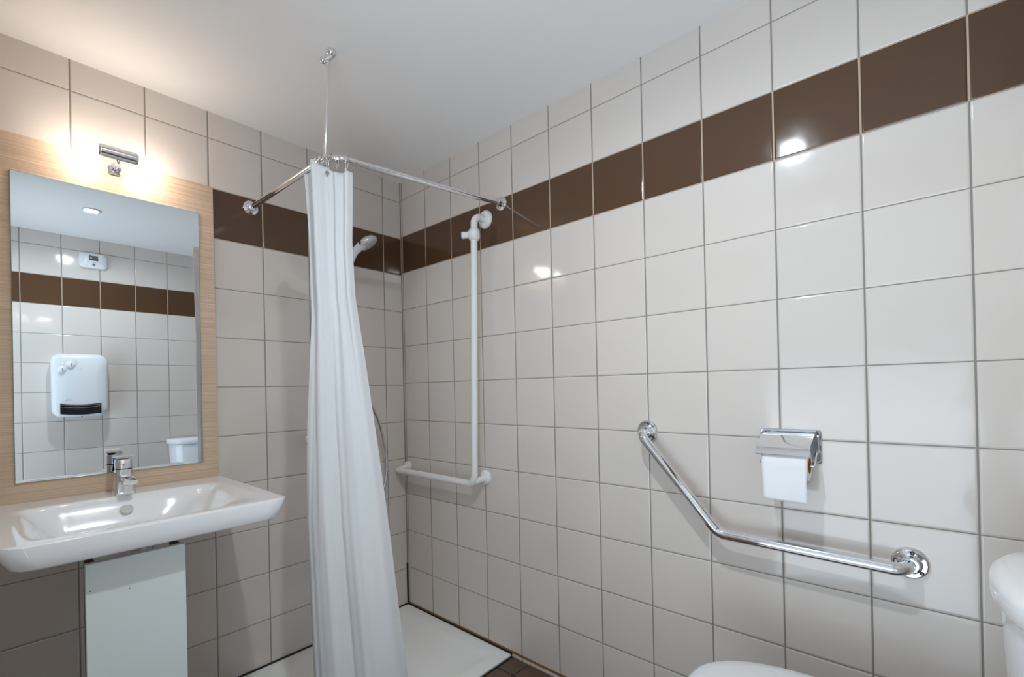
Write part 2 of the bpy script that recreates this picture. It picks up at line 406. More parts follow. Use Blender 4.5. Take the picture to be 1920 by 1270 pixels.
# ------------------------------------------------------------------ washbasin
BX0, BX1, BY1, BZ = -1.505, -0.886, -0.640, 0.852
def smst(a, b_, x):
    x = max(0, min(1, (x-a)/(b_-a))); return x*x*(3-2*x)
def basin():
    bm = B(); NX, NY = 84, 72
    def outline(u, v):
        # u 0..1 left to right, v 0..1 back to front, with rounded front corners by pulling points in
        x = BX0+(BX1-BX0)*u; y = -0.0+(BY1)*v
        return x, y
    hx = (BX1-BX0)/2; cxm = (BX0+BX1)/2; r = 0.045
    grid = []
    for j in range(NY+1):
        v = j/NY; row = []
        for i in range(NX+1):
            u = i/NX; x, y = outline(u, v)
            # round front corners
            yy = -y
            lim = hx
            if yy > -BY1-r:
                d = yy-(-BY1-r); lim = hx-r+math.sqrt(max(0, r*r-d*d))
            x = cxm+(x-cxm)*(lim/hx)
            # slight taper: back is a bit wider than front
            fx = (x-BX0)/(BX1-BX0); fy = yy/(-BY1)
            D = 0.098
            sx = smst(0.055, 0.20, fx)*(1-smst(0.62, 0.90, fx))
            sx = smst(0.06, 0.24, fx)*(1-smst(0.60, 0.93, fx)) if True else sx
            sy = smst(0.235, 0.34, fy)*(1-smst(0.66, 0.955, fy))
            z = BZ-D*sx*sy
            e = min(fx, 1-fx, 1-fy)
            z -= 0.004*(1-smst(0, 0.008, e))
            row.append(bm.verts.new((x, y, z)))
        grid.append(row)
    for j in range(NY):
        for i in range(NX): bm.faces.new((grid[j][i], grid[j][i+1], grid[j+1][i+1], grid[j+1][i]))
    # boundary loop (left side, front, right side, back) and skirt
    loop = [grid[j][0] for j in range(NY+1)] + [grid[NY][i] for i in range(1, NX+1)] + [grid[j][NX] for j in range(NY-1, -1, -1)] + [grid[0][i] for i in range(NX-1, 0, -1)]
    prev = loop; cyb = -0.32
    for (dz, inx, iny) in ((0.003, 0.0, 0.0), (0.030, 0.012, 0.004), (0.052, 0.024, 0.010), (0.058, 0.030, 0.016)):
        cur = []
        for v in loop:
            x = cxm+(v.co.x-cxm)*(1-inx/hx)
            y = v.co.y*(1-iny/0.64)
            cur.append(bm.verts.new((x, y, BZ-0.004-dz)))
        n = len(loop)
        for k in range(n): bm.faces.new((prev[k], prev[(k+1) % n], cur[(k+1) % n], cur[k]))
        prev = cur
    cur = []
    for v in loop: cur.append(bm.verts.new((cxm+(v.co.x-cxm)*0.80, -0.32+(v.co.y+0.32)*0.72, BZ-0.070)))
    for k in range(len(loop)): bm.faces.new((prev[k], prev[(k+1) % len(loop)], cur[(k+1) % len(loop)], cur[k]))
    prev = cur
    c = bm.verts.new((cxm, cyb, BZ-0.108)); n = len(prev)
    for k in range(n): bm.faces.new((prev[k], prev[(k+1) % n], c))
    return bm
t = thing('washbasin', 'wide white ceramic washbasin with shallow rectangular bowl under the mirror', 'sink', (-1.2, 0, 0.74))
obj('basin', basin(), M_white, t, smooth=50)
# overflow ring on the back slope of the bowl
on = Vector((0, -0.55, 0.83)).normalized(); oc = Vector((-1.213, -0.186, BZ-0.040))
b = B(); lathe(b, [(0.017, -0.004), (0.017, 0.002), (0.0145, 0.0035), (0.0135, 0.002), (0, 0.002)], oc, on, 32); obj('overflow_cap', b, mat('overflow_cover', srgb(226, 224, 220), 0.25), t)
b = B(); lathe(b, [(0.031, 0), (0.031, 0.003), (0.02, 0.006), (0, 0.006)], (-1.21, -0.335, BZ-0.0975), (0, 0, 1), 32); obj('drain', b, M_chrome, t)

# tap on the basin
TXc, TYc = -1.208, -0.112
t = thing('basin_tap', 'small chrome single-lever mixer tap standing on the back of the washbasin', 'tap', (TXc, TYc, BZ))
def sq(hx, hy, r, z, dx=0, dy=0): return [(TXc+dx+a, TYc+dy+c, z) for a, c in rrect(hx, hy, r, 6)]
b = B(); loft(b, [sq(.029, .029, .012, BZ-0.004), sq(.029, .029, .012, BZ+.004), sq(.026, .026, .012, BZ+.03), sq(.0235, .0235, .014, BZ+.06), sq(.0225, .0225, .016, BZ+.082)]); obj('body', b, M_chrome, t)
b = B(); loft(b, [sq(.0215, .0215, .017, BZ+.0815), sq(.0215, .0215, .017, BZ+.0855)]); obj('seal_ring', b, M_black, t)
b = B(); loft(b, [sq(.0225, .0225, .017, BZ+.085), sq(.0225, .0225, .016, BZ+.112), sq(.021, .021, .014, BZ+.116)]); obj('cartridge_head', b, M_chrome, t)
b = B()
P_ = [(-.022, .020, .128), (-.022, -.055, .138), (.022, -.055, .138), (.022, .020, .128)]
rr_ = []
for dz in (0, 0.007):
    rr_.append([(TXc+a, TYc+c, BZ+z-0.011+dz) for a, c, z in P_])
loft(b, rr_); bmesh.ops.bevel(b, geom=list(b.edges), offset=0.002, segments=2, affect='EDGES'); obj('lever', b, M_chrome, t)
b = B()
sec = []
for (yy, zz, hh, wx) in ((-0.012, 0.050, 0.013, 0.017), (-0.05, 0.053, 0.011, 0.0175), (-0.095, 0.052, 0.008, 0.018), (-0.118, 0.050, 0.0065, 0.018)):
    sec.append([(TXc+a, TYc+yy, BZ+zz+c) for a, c in rrect(wx, hh, 0.005, 4)])
loft(b, sec); obj('spout', b, M_chrome, t)
b = B(); lathe(b, [(0.011, 0), (0.011, 0.006), (0.009, 0.007), (0, 0.005)], (TXc, TYc-0.104, BZ+0.046), (0, 0, -1), 24); obj('aerator', b, M_chromed, t)

# white pipe cover under the basin
CX0, CX1, CY, CZ1 = -1.350, -1.141, -0.550, 0.757
t = thing('pipe_cover', 'white laminate cupboard panel standing on the floor under the washbasin', 'cabinet', ((CX0+CX1)/2, CY, 0))
b = B(); box(b, (CX0, CY, 0.0), (CX1, CY+0.018, CZ1), 0.001, 1); obj('front_panel', b, M_cabinet, t)
for x0 in (CX0+0.004, CX1-0.022):
    b = B(); box(b, (x0, CY+0.0182, 0.0), (x0+0.018, CY+0.075, CZ1-0.004), 0.001, 1); obj('side_panel', b, M_edge, t)
b = B(); box(b, (CX0+0.0225, CY+0.0182, CZ1-0.05), (CX1-0.0225, CY+0.07, CZ1-0.022), 0.001, 1); obj('top_rail', b, M_edge, t)
for (dx, dz) in ((0.008, -0.067), (0.085, -0.085)):
    b = B(); lathe(b, [(0.0018, 0), (0.0018, 0.0006), (0, 0.001)], (CX0+dx, CY, CZ1+dz), (0, -1, 0), 14); obj('screw_cap', b, M_grey, t)
# waste pipe behind the cover
t = thing('waste_pipe', 'white plastic waste trap below the washbasin behind the panel', 'pipe', (-1.21, -0.335, 0.4))
b = B(); tube(b, fillet([(-1.21, -0.335, BZ-0.112), (-1.21, -0.335, 0.50), (-1.21, -0.26, 0.50), (-1.21, -0.26, 0.58), (-1.21, -0.001, 0.58)], 0.028), 0.018, 18); obj('trap_tube', b, M_plastic, t)
b = B(); lathe(b, [(0.028, 0), (0.028, 0.04), (0.02, 0.045)], (-1.21, -0.335, 0.60), (0, 0, 1), 24); obj('trap_nut', b, M_plastic, t)

# ------------------------------------------------------------------ shower tray
def tray():
    bm = B()
    cx, cy = (TX0-0.004)/2, (TY0-0.004)/2; hx, hy = (-0.004-TX0)/2, (-0.004-TY0)/2
    ring = lambda ins, z, r: [(cx+a, cy+c, z) for a, c in rrect(hx-ins, hy-ins, r, 8)]
    loft(bm, [ring(0.002, 0.0005, 0.006), ring(0, TZ-0.003, 0.006), ring(0.002, TZ, 0.006), ring(0.06, TZ, 0.03), ring(0.075, TZ-0.002, 0.035), ring(0.095, TZ-0.0065, 0.04), ring(0.18, TZ-0.0075, 0.05), ring(0.33, TZ-0.0085, 0.03)], cap=True)
    return bm
t = thing('shower_tray', 'low white square shower tray in the tiled corner', 'shower tray', (TX0/2, TY0/2, 0))
obj('tray', tray(), M_tray, t)
b = B(); lathe(b, [(0.045, 0), (0.045, 0.003), (0.038, 0.006), (0, 0.007)], (-0.42, -0.38, TZ-0.0085), (0, 0, 1), 36); obj('drain_cover', b, M_chrome, t)
b = B(); box(b, (TX0-0.006, TY0-0.006, -0.001), (-0.004, TY0-0.0005, 0.003)); struct('trim_5', b, M_seal)

# ------------------------------------------------------------------ shower curtain rail
RC = Vector((-0.748, -0.662, 1.962))
RL = Vector((-0.760, 0, 1.964)); RR = Vector((0, -0.752, 1.988))
t = thing('curtain_rail', 'L-shaped chrome shower curtain rail with a thin rod up to the ceiling', 'curtain rail', tuple(RC))
path = fillet([RL, RC, RR], 0.075, 14)
b = B(); tube(b, path, 0.0105, 20); obj('rail_tube', b, M_chrome, t)
b = B(); lathe(b, [(0.031, 0.0005), (0.031, 0.003), (0.029, 0.006), (0.017, 0.008), (0.0145, 0.012), (0.0145, 0.028), (0.011, 0.030)], (RL.x, 0, RL.z), (0, -1, 0), 36); obj('wall_flange', b, M_chrome, t)
b = B(); lathe(b, [(0.031, 0.0005), (0.031, 0.003), (0.029, 0.006), (0.017, 0.008), (0.0145, 0.012), (0.0145, 0.028), (0.011, 0.030)], (0, RR.y, RR.z), (-1, 0, 0), 36); obj('wall_flange', b, M_chrome, t)
SB = Vector((-0.742, -0.622, 1.975)); ST = Vector((-0.745, -0.662, 2.288))
b = B(); tube(b, [SB-Vector((0, 0, 0.02)), ST], 0.0048, 16); obj('ceiling_rod', b, M_chrome, t)
b = B(); lathe(b, [(0.0165, 0), (0.0165, 0.006), (0.0155, 0.013), (0.012, 0.018), (0.006, 0.021), (0, 0.022)], (-0.738, -0.671, ZC), (0, 0, -1), 30); obj('ceiling_flange', b, M_chrome, t)
b = B(); tube(b, [(-0.738, -0.671, 2.294), (-0.746, -0.662, 2.286), (-0.7555, -0.655, 2.278)], [0.009, 0.010, 0.009], 20)
bmesh.ops.create_uvsphere(b, u_segments=20, v_segments=12, radius=0.0105, matrix=Matrix.Translation((-0.758, -0.653, 2.276))); obj('swivel_joint', b, M_chrome, t)
b = B(); tube(b, [SB-Vector((0, 0.009, 0.012)), SB+Vector((0, 0.009, -0.012))], 0.0145, 24); obj('rod_clamp', b, M_chrome, t)

# rings on the bend
def rail_point(s):
    """point and tangent at arc length s along the rail measured from the wall end"""
    acc = 0
    for a, c in zip(path, path[1:]):
        l = (c-a).length
        if acc+l >= s: return a+(c-a)*((s-acc)/l), (c-a).normalized()
        acc += l
    return path[-1], (path[-1]-path[-2]).normalized()
NR = 11
ring0 = None
for i in range(NR):
    s = 0.566+0.0135*i + (0.004 if i % 2 else 0)
    p, tg = rail_point(s)
    sd = Vector((tg.y, -tg.x, 0)).normalized()
    tilt = random.uniform(-0.35, 0.35) + (i-5)*0.03
    pts = []
    for k in range(26):
        a = 2*PI*k/26
        w = 0.0145 if math.sin(a) > 0 else 0.0145*(1-0.62*abs(math.sin(a))**1.4)
        h = 0.0145*math.sin(a) if math.sin(a) > 0 else 0.040*math.sin(a)
        pts.append(p + sd*(w*math.cos(a)) + Vector((0, 0, h)) + tg*(tilt*(-h)*0.8))
    b = B(); tube(b, pts, 0.0013, 8, closed=True)
    o = obj('curtain_ring', b, M_chrome)
    tag(o, ('rightmost thin chrome ring of the bunch on the bend of the curtain rail' if i == NR-1 else 'thin chrome ring among the bunch crowded on the bend of the curtain rail'), 'curtain ring', 'rings at the bend of the curtain rail')

# ------------------------------------------------------------------ shower curtain
def lerp_tab(tab, v):
    for (v0, a0), (v1, a1) in zip(tab, tab[1:]):
        if v <= v1:
            t_ = (v-v0)/(v1-v0); t_ = t_*t_*(3-2*t_) if False else t_
            return a0+(a1-a0)*t_
    return tab[-1][1]
# the bunch hangs just outside the bend of the rail; U runs across it, V through its depth
CUR_O = Vector((-0.7614, -0.6868, 0)); CUR_U = Vector((0.6612, -0.7502, 0)); CUR_V = Vector((0.7502, 0.6612, 0))
def curtain():
    bm = B()
    right, fwd = CUR_U, CUR_V
    KS = 0.965; OFF = 0.58      # tables below are measured from a point 0.58 m along the bunch direction
    top_tab = [(0, 0.0), (0.07, 0.018), (0.17, 0.024), (0.215, 0.010), (0.235, -0.030), (0.28, -0.026), (0.45, -0.004), (0.58, 0.010), (0.62, 0.006), (0.66, -0.006), (0.74, 0.004), (0.82, 0.006), (0.88, -0.006), (0.94, 0.0), (1.0, 0.020)]
    low_tab = [(0, 0.035), (0.06, 0.004), (0.10, 0.006), (0.14, -0.010), (0.30, -0.026), (0.42, -0.020), (0.475, -0.004), (0.52, -0.020), (0.62, -0.034), (0.80, -0.030), (0.93, -0.004), (1.0, 0.030)]
    def stab(tab, u):
        return sum(lerp_tab(tab, max(0, min(1, u+d)))*w for d, w in ((-0.024, .15), (-0.012, .22), (0, .26), (0.012, .22), (0.024, .15)))
    U_TOP = [stab(top_tab, i/240) for i in range(241)]; U_LOW = [stab(low_tab, i/240) for i in range(241)]
    base = CUR_O
    # lateral position of both edges of the bunch against height
    Ltab = [(0.0, -0.686), (0.10, -0.676), (0.25, -0.672), (0.45, -0.700), (0.62, -0.712), (0.8, -0.702), (1.0, -0.690)]
    Rtab = [(0.0, -0.528), (0.12, -0.536), (0.22, -0.530), (0.32, -0.505), (0.5, -0.462), (0.65, -0.430), (0.8, -0.402), (1.0, -0.362)]
    NH, NU = 130, 240
    ztop, zbot = 1.908, 0.045
    folds = [0.0, 0.09, 0.17, 0.26, 0.39, 0.50, 0.59, 0.70, 0.79, 0.90, 1.0]
    rows = []
    for j in range(NH+1):
        v = j/NH; L_ = lerp_tab(Ltab, v)*KS+OFF; R_ = lerp_tab(Rtab, v)*KS+OFF
        row = []
        for i in range(NU+1):
            u = i/NU
            # deep pleats near the rings relax into a few wide soft folds lower down
            wt = (1-smst(0.05, 0.75, v))
            lat = L_+(R_-L_)*u
            if wt > 0: lat += -0.006*wt*math.exp(-((u-0.235)/0.02)**2)
            dep = U_TOP[i]*wt*1.15 + U_LOW[i]*(1-wt)*1.0
            dep += 0.0012*math.sin(29*u+2.0*v+1.3) + 0.0006*math.sin(61*u-3*v)
            dep += 0.0016*math.sin(16*v+9*u)*math.sin(7*v-14*u) - 0.010*v*math.cos(PI*u)
            if v < 0.024: dep -= 0.0016
            # top edge hangs from the rings: high at the pleats near the left
            zt = ztop + 0.014*math.exp(-((u-0.22)/0.10)**2) - 0.018*smst(0.45, 0.72, u) - 0.018*math.exp(-((u-0.0)/0.10)**2) + 0.006*smst(0.8, 1.0, u)
            z = zt+(zbot-zt)*v
            row.append(bm.verts.new(base + right*lat + fwd*dep + Vector((0, 0, z))))
        rows.append(row)
    for j in range(NH):
        for i in range(NU): bm.faces.new((rows[j][i], rows[j][i+1], rows[j+1][i+1], rows[j+1][i]))
    return bm
t = thing('shower_curtain', 'long white fabric shower curtain bunched together at the corner of the rail', 'shower curtain', (-0.70, -0.62, 0.03))
cu = obj('curtain_sheet', curtain(), M_curtain, t, smooth=80, recalc=True)
sm = cu.modifiers.new('thickness', 'SOLIDIFY'); sm.thickness = 0.0012; sm.offset = 0

# ------------------------------------------------------------------ shower set on the back wall
SXr = -0.392
for (lat_, z_, dp_) in ((-0.605*0.965, 1.886, -0.010), (-0.655*0.965, 1.892, 0.016)):
    c_ = CUR_O + Vector((0, 0, z_)) + CUR_V*dp_ + CUR_U*(lat_+0.58)
    b = B(); lathe(b, [(0.0035, 0.0), (0.007, 0.0), (0.0075, 0.0015), (0.006, 0.003), (0.0035, 0.0025)], c_+CUR_V*0.002, -CUR_V, 20); obj('eyelet', b, M_chromed, t)
t = thing('shower_riser', 'chrome slide rail with hand-shower holder on the back wall behind the curtain', 'shower rail', (SXr, 0, 1.2))
b = B(); tube(b, [(SXr, -0.055, 1.16), (SXr, -0.055, 1.90)], 0.010, 20); obj('rail_tube', b, M_chrome, t)
for z in (1.18, 1.88):
    b = B(); lathe(b, [(0.02, 0.0), (0.02, 0.04), (0.016, 0.055), (0.014, 0.066), (0, 0.068)], (SXr, 0, z), (0, -1, 0), 28); obj('wall_bracket', b, M_chrome, t)
b = B(); box(b, (SXr-0.016, -0.085, 1.775), (SXr+0.016, -0.038, 1.815), 0.006, 3); tube(b, [(SXr+0.010, -0.075, 1.79), (SXr+0.03, -0.10, 1.80)], 0.014, 18); obj('slider', b, M_chromed, t)

t = thing('hand_shower', 'white and chrome hand shower head tilted down beside the curtain top', 'shower head', (-0.345, -0.115, 1.80))
hd = Vector((-0.282, -0.122, 1.895)); dn = Vector((0.42, -0.35, -0.84)).normalized()
b = B(); lathe(b, [(0.0, -0.026), (0.024, -0.024), (0.044, -0.014), (0.052, -0.004), (0.053, 0.002), (0.051, 0.006)], hd, dn, 40); obj('head_shell', b, M_chrome, t)
b = B(); lathe(b, [(0.0505, 0.0045), (0.049, 0.010), (0.044, 0.013), (0, 0.014)], hd, dn, 40)
obj('spray_plate', b, M_plastic, t)
b = B()
s1 = dn.cross(Vector((0, 0, 1))).normalized(); s2 = dn.cross(s1)
for rr in (0.014, 0.026, 0.038):
    nn = int(rr*420)
    for k in range(nn):
        c = hd+dn*0.0135+(s1*math.cos(2*PI*k/nn)+s2*math.sin(2*PI*k/nn))*rr
        lathe(b, [(0.0016, 0), (0.001, 0.002)], c, dn, 6)
o = obj('nozzle', b, M_grey, t); o['kind'] = 'stuff'
b = B(); tube(b, catmull([(-0.305, -0.118, 1.882), (-0.335, -0.112, 1.850), (-0.356, -0.103, 1.805), (-0.368, -0.098, 1.745), (-0.372, -0.096, 1.70)], 6),
              [0.021]*3+[0.019]*4+[0.016]*6+[0.0135]*7+[0.012]*5, 22); obj('handle', b, M_plastic, t)
hp = catmull([(-0.372, -0.096, 1.70), (-0.385, -0.10, 1.55), (-0.35, -0.105, 1.32), (-0.27, -0.095, 1.13), (-0.215, -0.085, 1.02), (-0.184, -0.08, 0.91), (-0.172, -0.08, 0.81), (-0.190, -0.085, 0.70), (-0.25, -0.09, 0.66), (-0.33, -0.09, 0.74), (-0.39, -0.085, 0.93)], 12)
hr = [0.0070 + (0.0006 if i % 2 else -0.0004) for i in range(len(hp))]
b = B(); tube(b, hp, hr, 12); obj('hose', b, M_chromed, t)
t = thing('shower_mixer', 'chrome bar mixer valve on the back wall behind the curtain', 'shower mixer', (-0.42, -0.05, 0.97))
b = B(); tube(b, [(-0.53, -0.065, 0.965), (-0.31, -0.065, 0.965)], 0.021, 28); obj('valve_body', b, M_chrome, t)
for x in (-0.495, -0.345):
    b = B(); lathe(b, [(0.032, 0), (0.032, 0.006), (0.02, 0.012), (0.018, 0.05)], (x, 0, 0.965), (0, -1, 0), 28); obj('wall_union', b, M_chrome, t)
for s in (-1, 1):
    b = B(); lathe(b, [(0.023, 0), (0.024, 0.01), (0.023, 0.042), (0.02, 0.046), (0, 0.047)], (-0.42+s*0.111, -0.065, 0.965), (s, 0, 0), 28); obj('knob', b, M_chrome, t)

# ------------------------------------------------------------------ white L-shaped grab bar (tiled wall on the right)
WX = -0.068; WY = -0.640
t = thing('white_grab_bar', 'white coated L-shaped grab bar with a round sliding holder in the shower corner', 'grab bar', (0, WY, 1.2))
pts = fillet([(-0.004, -0.652, 1.944), (WX-0.002, -0.648, 1.944), (WX, -0.640, 1.75)], 0.042, 14)
pts2 = fillet([(WX, -0.640, 1.75), (WX, -0.613, 0.748), (WX, -0.04, 0.752)], 0.045, 14)
b = B(); tube(b, pts+pts2[1:], 0.0155, 28); obj('bar', b, M_bar, t)
b = B(); tube(b, fillet([(WX, -0.045, 0.752), (WX, -0.032, 0.752), (WX+0.02, -0.027, 0.758), (-0.004, -0.027, 0.766)], 0.018, 10), 0.0155, 28); obj('corner_elbow', b, M_bar, t)
b = B(); tube(b, fillet([(WX+0.002, -0.608, 0.76), (WX+0.02, -0.610, 0.762), (-0.004, -0.617, 0.768)], 0.02, 8), 0.0145, 24); obj('elbow', b, M_bar, t)
for (y, z) in ((-0.652, 1.944), (-0.617, 0.770), (-0.029, 0.766)):
    r = 0.041 if z > 1 else (0.034 if y < -0.1 else 0.0265)
    b = B(); lathe(b, [(r, 0), (r, 0.006), (r*0.93, 0.011), (r*0.7, 0.0155), (0.018, 0.018), (0.0165, 0.02)], (-0.0003, y, z), (-1, 0, 0), 40); obj('wall_rosette', b, M_bar, t)
kz = 1.862; ky = -0.6435
k = B(); lathe(k, [(0.0175, -0.026), (0.0215, -0.0235), (0.0262, -0.013), (0.028, 0), (0.0262, 0.013), (0.0215, 0.0235), (0.0175, 0.026)], (WX, ky, kz), (0, 0, 1), 36)
kb = obj('slider_hub', k, M_bar, t)
b = B()
dk = Vector((-0.42, 0.62, 0)).normalized()
side = dk.cross(Vector((0, 0, 1)))
c0 = Vector((WX, ky, kz))
rings = []
for d, hw, hh in ((0.018, 0.013, 0.013), (0.035, 0.012, 0.0125), (0.050, 0.010, 0.0145), (0.056, 0.009, 0.014)):
    rings.append([c0+dk*d+side*a+Vector((0, 0, c)) for a, c in rrect(hw, hh, 0.004, 4)])
loft(b, rings); obj('slider_lever', b, M_plastic, t)

# ------------------------------------------------------------------ chrome angled grab rail
GX = -0.062
t = thing('chrome_grab_rail', 'polished chrome angled grab rail on the tiled wall below the paper holder', 'grab rail', (0, -1.65, 0.8))
A = Vector((0, -1.410, 1.018)); Cc = Vector((0, -2.090, 0.722))
pts = fillet([A+Vector((-0.004, 0, 0)), (GX, -1.412, 1.012), (GX, -1.655, 0.727), (GX, -2.080, 0.719), Cc+Vector((-0.004, 0, 0))], [0.030, 0.05, 0.030], 14)
b = B(); tube(b, pts, 0.0155, 32); obj('rail_tube', b, M_chrome, t)
for c in (A, Cc):
    r = 0.0375
    b = B(); lathe(b, [(r, 0.0002), (r, 0.005), (r*0.96, 0.008), (r*0.86, 0.0105), (r*0.66, 0.0095), (0.021, 0.012), (0.019, 0.020), (0.0165, 0.024)], c, (-1, 0, 0), 44); fl = obj('wall_flange', b, M_chrome, t)
    for q in range(3):
        a = math.radians(100+120*q)
        cc = c+Vector((0, math.cos(a)*0.0285, math.sin(a)*0.0285))
        b = B(); lathe(b, [(0.0048, 0.008), (0.0048, 0.0118), (0.0038, 0.0124), (0.0022, 0.0112), (0, 0.0112)], cc, (-1, 0, 0), 18); s = obj('screw', b, M_screw, fl)
        s.matrix_parent_inverse = (Matrix.Translation(t.location)@Matrix.Translation(-t.location)).inverted()

# ------------------------------------------------------------------ toilet paper holder and roll
t = thing('paper_holder', 'chrome toilet paper holder with curved cover flap on the tiled wall', 'toilet roll holder', (0, -1.84, 1.0))
py0, py1, pz0, pz1 = -1.9135, -1.763, 0.950, 1.043
yc, zc = (py0+py1)/2, (pz0+pz1)/2
b = B(); loft(b, [[(-x, yc+a, zc+c) for a, c in rrect(hx, hz, 0.008, 6)] for x, hx, hz in ((0.0003, 0.0753, 0.0465), (0.005, 0.0753, 0.0465), (0.007, 0.0735, 0.0447), (0.006, 0.070, 0.0412), (0.003, 0.067, 0.0385))]); obj('back_plate', b, M_chrome, t)
# flap: curved sheet hinged near the top of the plate and resting on the roll
b = B()
fl_pts = [(-0.008, 1.030), (-0.028, 1.028), (-0.050, 1.019), (-0.072, 1.008), (-0.090, 0.995), (-0.1015, 0.982)]
fl_s = catmull([(x, 0, z) for x, z in fl_pts], 6)
yA, yB = -1.7705, -1.898
inner = []; outer = []
V0 = []; V1 = []; V2 = []; V3 = []
for p in fl_s:
    V0.append(b.verts.new((p.x, yA, p.z))); V1.append(b.verts.new((p.x, yB, p.z)))
    V2.append(b.verts.new((p.x+0.0008, yA, p.z-0.0012))); V3.append(b.verts.new((p.x+0.0008, yB, p.z-0.0012)))
for i in range(len(fl_s)-1):
    b.faces.new((V0[i], V0[i+1], V1[i+1], V1[i])); b.faces.new((V2[i], V3[i], V3[i+1], V2[i+1]))
    b.faces.new((V0[i], V2[i], V2[i+1], V0[i+1])); b.faces.new((V1[i], V1[i+1], V3[i+1], V3[i]))
b.faces.new((V0[0], V1[0], V3[0], V2[0])); b.faces.new((V0[-1], V2[-1], V3[-1], V1[-1]))
obj('cover_flap', b, M_chrome, t)
b = B(); tube(b, [(-0.010, yA-0.002, 1.030), (-0.010, yB+0.002, 1.030)], 0.0028, 12); obj('hinge_pin', b, M_chrome, t)
RCx, RCz, RCr = -0.060, 0.952, 0.040
b = B()
for yy in (-1.776, -1.902):
    tube(b, fillet([(-0.004, yy, 0.985), (-0.030, yy, 0.975), (RCx, yy, RCz)], 0.015), 0.0035, 12)
tube(b, [(RCx, -1.776, RCz), (RCx, -1.902, RCz)], 0.0045, 14)
obj('roll_arm', b, M_chromed, t)
t = thing('toilet_roll', 'roll of white toilet paper with a loose sheet hanging on the chrome holder', 'toilet paper', (RCx, -1.84, RCz))
ya, yb = -1.786, -1.892
b = B()
seg = 48
def tring(r, y): return [b.verts.new((RCx+r*math.cos(2*PI*k/seg), y, RCz+r*math.sin(2*PI*k/seg))) for k in range(seg)]
rs = [tring(0.021, ya), tring(RCr, ya), tring(RCr, yb), tring(0.021, yb)]
for a, c in ((0, 1), (1, 2), (2, 3), (3, 0)):
    for k2 in range(seg): b.faces.new((rs[a][k2], rs[a][(k2+1) % seg], rs[c][(k2+1) % seg], rs[c][k2]))
obj('paper_roll', b, M_paper, t)
b = B()
rs = []
for r, y in ((0.0195, ya+0.001), (0.021, ya+0.001), (0.021, yb-0.001), (0.0195, yb-0.001)):
    rs.append([b.verts.new((RCx+r*math.cos(2*PI*k/seg), y, RCz+r*math.sin(2*PI*k/seg))) for k in range(seg)])
for a, c in ((0, 1), (1, 2), (2, 3), (3, 0)):
    for k2 in range(seg): b.faces.new((rs[a][k2], rs[a][(k2+1) % seg], rs[c][(k2+1) % seg], rs[c][k2]))
obj('cardboard_core', b, M_card, t)
b = B(); rows = []
for i in range(25):
    v = i/24
    row = []
    for j in range(13):
        w = j/12
        y = ya+(yb-ya)*w
        if v < 0.35:
            a = PI*0.60+(PI-PI*0.60)*(v/0.35); x = RCx+(RCr+0.0008)*math.cos(a); z = RCz+(RCr+0.0008)*math.sin(a)
        else:
            q = (v-0.35)/0.65; z = RCz-0.094*q; x = RCx-RCr-0.0008-0.003*q*math.sin(q*3)-0.0022*math.sin(w*5+1)*q
            y = ya-0.004*q+(yb-ya+0.006*q)*w
            z += 0.004*q*(w-0.5)*-1
        row.append(b.verts.new((x, y, z)))
    rows.append(row)
for i in range(24):
    for j in range(12): b.faces.new((rows[i][j], rows[i+1][j], rows[i+1][j+1], rows[i][j+1]))
o = obj('loose_sheet', b, M_paper, t, smooth=80); m_ = o.modifiers.new('thickness', 'SOLIDIFY'); m_.thickness = 0.0006

# ------------------------------------------------------------------ toilet
TCX = -0.352; SZ = 0.455
t = thing('toilet', 'white ceramic toilet with closed lid against the wall below the chrome rail', 'toilet', (TCX, -2.0, 0))
def egg(w, yf, yb_, z, n=48, sq_=2.3, narrow=1.0):
    """egg outline: front tip at yf, back at yb_"""
    out = []; ym = yb_+(yf-yb_)*0.42
    for k in range(n):
        a = 2*PI*k/n; c, s = math.cos(a), math.sin(a)
        x = w*math.copysign(abs(c)**(2/sq_), c)
        y = (yf-ym)*abs(s)**(2/2.15) if s > 0 else -(ym-yb_)*abs(s)**(2/3.2)
        out.append((TCX+x, ym+y, z))
    return out
b = B(); loft(b, [egg(0.115, -1.83, -2.36, 0.0), egg(0.110, -1.84, -2.355, 0.06), egg(0.105, -1.85, -2.35, 0.16), egg(0.135, -1.76, -2.35, 0.28), egg(0.170, -1.69, -2.36, 0.38), egg(0.178, -1.682, -2.37, 0.415)]); obj('bowl', b, M_white, t, smooth=60)
b = B(); loft(b, [egg(0.180, -1.676, -2.13, SZ-0.038), egg(0.185, -1.670, -2.135, SZ-0.032), egg(0.185, -1.670, -2.135, SZ-0.022), egg(0.182, -1.674, -2.13, SZ-0.020)]); obj('seat', b, M_plastic, t, smooth=60)
b = B(); loft(b, [egg(0.181, -1.675, -2.135, SZ-0.019), egg(0.186, -1.669, -2.14, SZ-0.014), egg(0.185, -1.670, -2.14, SZ-0.007), egg(0.176, -1.680, -2.13, SZ-0.001), egg(0.150, -1.71, -2.11, SZ+0.003), egg(0.07, -1.82, -2.05, SZ+0.005)]); obj('seat_lid', b, M_plastic, t, smooth=60)
CYc, CYh = -2.2945, 0.092
def crr(hx, hy, r, z, cy=CYc, n=8): return [(TCX+a, cy+c, z) for a, c in rrect(hx, hy, r, n)]
def dring(a, d, z, back=-2.374, n=40, e=2.3):
    """bow-fronted outline: half width a, depth d in front of the wall"""
    out = []
    for k in range(n+1):
        q = math.pi*k/n; c, sn = math.cos(q), math.sin(q)
        out.append((TCX+a*math.copysign(abs(c)**(2/e), c), back+d*abs(sn)**(2/e), z))
    return out
